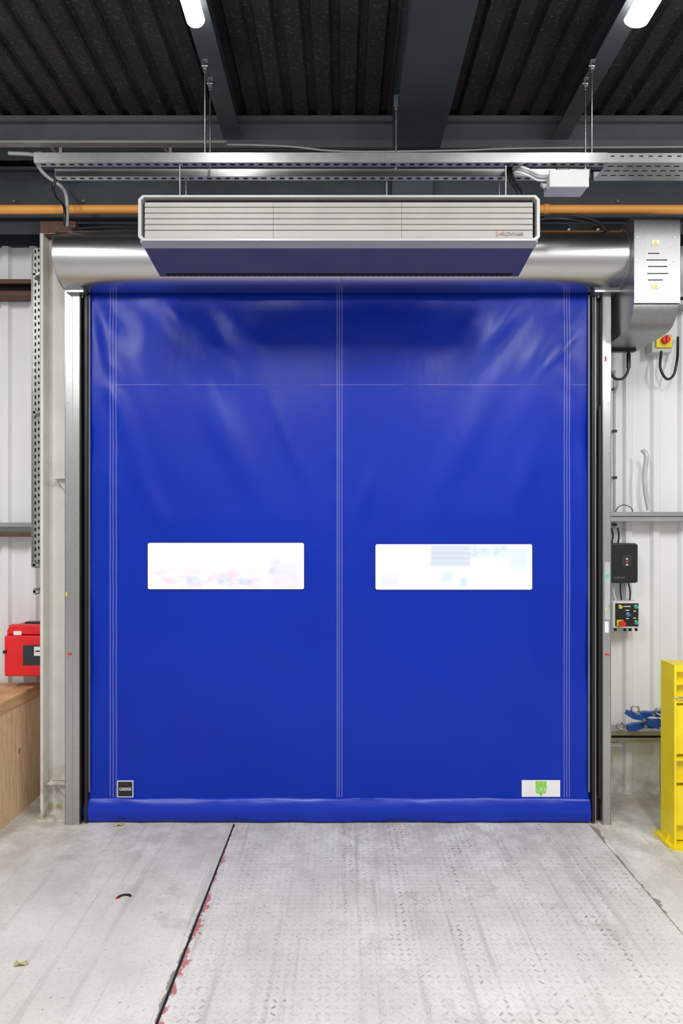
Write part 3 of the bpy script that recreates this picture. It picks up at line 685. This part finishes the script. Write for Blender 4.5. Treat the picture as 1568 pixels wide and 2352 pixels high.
g=MB(); g.box(X(1414,d),X(1467,d),y+.006,y+.013,Z(1439,d),Z(1386,d),BPL); g.build('faceplate',pb,'black faceplate',bevel=.003)
def button(px,py,r,m,nm,lab,dep=.012):
    g=MB(); p=P(px,py,d); g.cyl((p.x,y-.000,p.z),(p.x,y+.008,p.z),r*1.25,CHROME,20); g.cyl((p.x,y-dep,p.z),(p.x,y,p.z),r,m,20); g.build(nm,pb,lab,bevel=.001)
button(1424,1394,.012,YELB,'button','yellow button'); button(1460,1394,.012,GRN,'button','green button'); button(1442,1412,.012,BLU,'button','blue button'); button(1461,1430,.012,GRN,'button','green button')
g=MB(); p=P(1424,1431,d); g.box(p.x-.024,p.x+.022,y+.001,y+.008,p.z-.022,p.z+.022,YELB); g.cyl((p.x+.002,y-.03,p.z),(p.x+.002,y,p.z),.013,RED,16); g.cyl((p.x+.002,y-.045,p.z),(p.x+.002,y-.03,p.z),.02,RED,24); g.build('emergency_stop',pb,'red mushroom emergency stop on yellow plate',bevel=.002)
for px,py,w_ in ((1440,1393,8),(1441,1402,4),(1458,1404,3),(1458,1420,3),(1441,1421,3)):
    g=MB(); g.box(X(px-w_,d),X(px+w_,d),y+.004,y+.0062,Z(py+1,d),Z(py-1,d),WHITE); g.build('faceplate_print',pb,'white symbol')
for px in (1414,1436,1448,1462):
    g=MB(); g.cyl((X(px,4.63),y+.06,zb-.025),(X(px,4.63),y+.06,zb),.010,BPL,12); g.build('cable_gland',pb,'black cable gland')
for k,px in enumerate((1406,1420)):
    g=MB(); g.tube([(X(px,4.66),.39,Z(1212,4.66)),(X(px+3,4.66),.39,Z(1230,4.66)),(X(px,4.66),.39,Z(1252,4.66))],.007,BPL,8); g.build('black_cable',label='short black cable entering the control box',cat='cable',base=False)
for k,px in enumerate((1412,1424,1442)):
    g=MB(); g.tube([(X(px,4.66),.37,Z(1338,4.66)),(X(px+(k-1)*4,4.66),.37,Z(1358,4.66)),(X(px+3,4.66),.37,Z(1384,4.66))],.006,BPL if k else WPL,8); g.build('control_cable',label='short cable joining control box and button station',cat='cable',base=False)
g=MB(); p=[P(1412,1178,4.6),P(1420,1164,4.55),P(1435,1160,4.55),P(1450,1168,4.6),P(1452,1180,4.62)]; g.tube(p,.003,BPL,8); g.build('thin_black_cable',label='thin black cable arching over the rail',cat='cable',base=False)
g=MB(); xx=X(1412,4.7); g.tube([(xx,.425,Z(1215,4.7)),(xx,.425,Z(850,4.7))],.008,GALVD,10,False)
for py in (893,990,1097,1205): g.box(xx-.013,xx+.013,.41,.446,Z(py+3,4.7),Z(py-3,4.7),BPL)
g.build('vertical_conduit',label='thin grey conduit with black clips on wall',cat='conduit')
g=MB(); g.tube([P(1475,1033,4.62),P(1484,1048,4.6),P(1480,1090,4.6),P(1482,1130,4.6),P(1490,1172,4.6)],.016,mat('clear_tube',(.5,.52,.53),.25),10); g.build('plastic_hose',label='pale translucent bent hose standing on rail',cat='hose',base=False)
g=MB(); g.tube([P(1402,806,4.5),P(1399,840,4.5),P(1410,868,4.5),P(1432,868,4.5),P(1443,845,4.5),P(1443,808,4.5)],.009,BPL,10); g.cyl(P(1443,812,4.5),P(1443,845,4.5),.014,BPL,12); g.box(X(1395,4.5),X(1455,4.5),.18,.22,3.135,3.156,BPL)
g.build('black_cable',label='black looped cable hanging under the motor cover',cat='cable',base=False)
g=MB(); g.tube([P(1412,868,4.55),P(1418,880,4.6),P(1412,900,4.70)],.007,GPL,8); g.build('grey_cable',label='grey cable leading into the conduit',cat='cable',base=False)
es=empty('isolator_switch',P(1528,805,4.6),'yellow isolator switch with red knob on wall','isolator switch')
d=4.6;y=d-D; g=MB(); g.box(X(1503,d),X(1550,d),y+.04,WB,Z(806,d),Z(764,d),GPL); g.build('body',es,bevel=.006)
g=MB(); g.box(X(1510,d),X(1547,d),y+.02,y+.045,Z(796,d),Z(768,d),YELB); g.build('faceplate',es,'yellow plate',bevel=.004)
g=MB(); p=P(1529,780,d); g.cyl((p.x,y-.015,p.z),(p.x,y+.02,p.z),.027,RED,20); g.box(p.x-.006,p.x+.006,y-.03,y-.012,p.z-.025,p.z+.025,RED); g.build('knob',es,'red rotary knob',bevel=.002)
g=MB(); g.tube([P(1518,807,4.64),P(1516,845,4.62),P(1530,870,4.62),P(1546,862,4.62),P(1554,830,4.62),P(1556,800,4.66),P(1556,775,4.72)],.009,BPL,10); g.build('black_cable',label='black looped cable hanging under the isolator switch',cat='cable',base=False)
def clampobj(p0,p1,wd,ring,lab,n):
    e=empty('lifting_clamp',((p0+p1)/2),lab,'lifting clamp',group='lifting clamps on the rail')
    u=(p1-p0).normalized(); s_=Vector((-u.z,0,u.x)); g=MB(); t=Vector((0,.022,0))
    prof=[(0,.35),(.2,.5),(.55,.42),(.8,.6),(1,.5),(1,-.4),(.7,-.5),(.45,-.25),(.2,-.5),(0,-.35)]; L=(p1-p0).length
    pts=[p0+u*(L*a)+s_*(wd*b) for a,b in prof]; k=len(pts)
    g.add([p-t for p in pts]+[p+t for p in pts],[tuple(range(k)),tuple(range(k,2*k))[::-1]]+[(i,(i+1)%k,(i+1)%k+k,i+k) for i in range(k)],BLUP); g.cyl(p0+u*L*.5-t*1.3,p0+u*L*.5+t*1.3,.012,CHROME,12)
    g.build('body',e,'blue painted steel jaw body',bevel=.003)
    g=MB(); g.torus(ring,n,.024,.007,CHROME); g.cyl(ring-Vector((.0,.03,.024)),ring-Vector((0,-.03,.024)),.009,CHROME,12); g.build('shackle',e,'bright steel shackle')
clampobj(P(1440,1672,4.55),P(1518,1660,4.55),.05,P(1424,1668,4.55),'blue steel lifting clamp with shackle lying on rail',(0,1,.3))
clampobj(P(1438,1636,4.5),P(1512,1668,4.5),.045,P(1458,1629,4.5),'blue steel lifting clamp leaning across another',(.3,1,.2))
clampobj(P(1470,1640,4.6),P(1524,1640,4.6),.04,P(1513,1634,4.56),'blue steel lifting clamp with upright shackle',(.5,1,.1))
# ------------------------------------------------------------ yellow barrier
yb=empty('yellow_steel_stand',(2.2,-.3,0),'yellow painted heavy steel stand with recessed panels and foot plate','steel stand')
d=3.92; yf=d-D; xl=X(1548,d); zt=Z(1528,d)
g=MB(); g.box(xl,xl+.014,yf,yf+.165,.02,zt,YEL); g.box(xl+.016,2.73,yf+.05,yf+.16,.03,zt-.05,YEL); g.box(xl+.0145,2.76,yf+.001,yf+.163,zt-.04,zt-.001,YEL)
g.box(2.735,2.76,yf+.002,yf+.162,.03,zt-.045,YEL)
for za,zb2 in ((Z(1733,d),Z(1622,d)),(Z(1898,d),Z(1807,d))): g.box(xl+.0145,2.72,yf+.012,yf+.055,za,zb2,YEL)
for zz in (Z(1570,d),Z(1612,d),Z(1745,d),Z(1795,d)): g.box(xl+.015,2.725,yf+.003,yf+.06,zz-.008,zz+.008,YEL)
g.build('frame',yb,'yellow welded channel frame')
g=MB(); g.prism([(xl-.03,yf+.0),(xl-.01,yf-.03),(2.8,yf-.03),(2.8,yf+.2),(xl-.03,yf+.2)],'z',0,.02,YEL); g.prism([(xl-.028,.021),(xl-.001,.021),(xl-.001,.07)],'y',yf+.05,yf+.065,YEL); g.build('foot_plate',yb,'yellow foot plate with gusset')
g=MB(); g.tube([(xl+.002,yf-.004,Z(1600,d)),(xl+.03,yf-.010,Z(1602,d)),(xl+.2,yf-.010,Z(1607,d))],.007,CHROME,10); g.build('pin',yb,'bright steel pin')
# ------------------------------------------------------------ lights
for cx,rw in ((-.70,.044),(1.415,.06)):
    e=empty('batten_light',(cx,-2.0,4.33),'white LED batten light fixed under roof purlin','ceiling light',group='batten lights')
    g=MB(); g.box(cx-.03,cx+.03,-2.75,-1.16,4.365,4.402,WPL); g.build('housing',e,bevel=.003)
    g=MB(); pf=[(cx+rw*math.cos(math.radians(a)),4.365+.04*math.sin(math.radians(a))) for a in range(0,-181,-15)]
    g.prism(pf,'y',-2.74,-1.15,LAMP,True); g.build('diffuser',e,'glowing white diffuser')
def leaf(px,py,s,ang,m,lab,nm='fallen_leaf',cat='leaf'):
    dd=CZ*F/(py-HY); p=P(px,py,dd); v=[];n=14
    for k in range(n):
        a=2*math.pi*k/n; r=s*(.55+.45*abs(math.cos(a*2.5+.3)))*(1 if k%2 else .8); x=r*math.cos(a)*1.3; y2=r*math.sin(a)*.7
        v.append((p.x+x*math.cos(ang)-y2*math.sin(ang),p.y+x*math.sin(ang)+y2*math.cos(ang),.010+.008*math.sin(a*3)))
    v.append((p.x,p.y,.008)); g=MB(); g.add(v,[(k,(k+1)%n,n) for k in range(n)],m,True); o=g.build(nm,label=lab,cat=cat)
    o.modifiers.new('t','SOLIDIFY').thickness=.001
leaf(272,1897,.03,.4,LEAF,'dry yellow leaf on concrete by the door'); leaf(48,2217,.028,.2,LEAF,'crumpled yellow-green leaf on concrete')
dd=CZ*F/(2061-HY); p=P(285,2061,dd)
g=MB(); g.tube([(p.x-.03,p.y-.012,.007),(p.x-.01,p.y+.01,.007),(p.x+.02,p.y+.012,.007),(p.x+.035,p.y,.007)],.005,BPL,8); g.tube([(p.x-.035,p.y-.018,.006),(p.x-.025,p.y-.0,.006)],.005,REDL,8,False); g.build('tape_scrap',label='curled scrap of black and red tape',cat='litter')
# ------------------------------------------------------------ lamps & world
def area(name,loc,rot,sx,sy,w_,col=(1,1,1)):
    l=bpy.data.lights.new(name,'AREA'); l.shape='RECTANGLE'; l.size=sx; l.size_y=sy; l.energy=w_; l.color=col
    o=bpy.data.objects.new(name,l); sc.collection.objects.link(o); o.location=loc; o.rotation_euler=rot; return o
for xx in (-2.8,-.7,1.4,3.2):
    area('ceiling_lamp',(xx,-3.5,4.3),(math.radians(12),0,0),.25,1.5,88,(1,.985,.96))
area('soft_fill_light',(0,-6.5,3.4),(math.radians(72),0,0),6,1.6,32,(1,.99,.97))  # added soft fill towards the door, not an actual fitting
wd=bpy.data.worlds.new('world'); sc.world=wd; wd.use_nodes=True; nt=wd.node_tree; bg=nt.nodes['Background']
tc=nt.nodes.new('ShaderNodeTexCoord'); sp=nt.nodes.new('ShaderNodeSeparateXYZ'); cr_=nt.nodes.new('ShaderNodeValToRGB')
nt.links.new(tc.outputs['Generated'],sp.inputs[0]); nt.links.new(sp.outputs['Z'],cr_.inputs[0]); nt.links.new(cr_.outputs[0],bg.inputs[0])
cr_.color_ramp.elements[0].position=0; cr_.color_ramp.elements[0].color=(.85,.84,.82,1); cr_.color_ramp.elements[1].position=.6; cr_.color_ramp.elements[1].color=(.4,.4,.4,1)
bg.inputs[1].default_value=.58
cam=bpy.data.cameras.new('camera'); co=bpy.data.objects.new('camera',cam); sc.collection.objects.link(co); sc.camera=co
co.location=(0,-D,CZ); co.rotation_euler=(math.radians(90),0,0)
cam.sensor_fit='VERTICAL'; cam.sensor_height=36; cam.sensor_width=24; cam.lens=F/2352*36; cam.shift_y=39/2352; cam.clip_start=.05
sc.view_settings.view_transform='Standard'; sc.view_settings.exposure=0
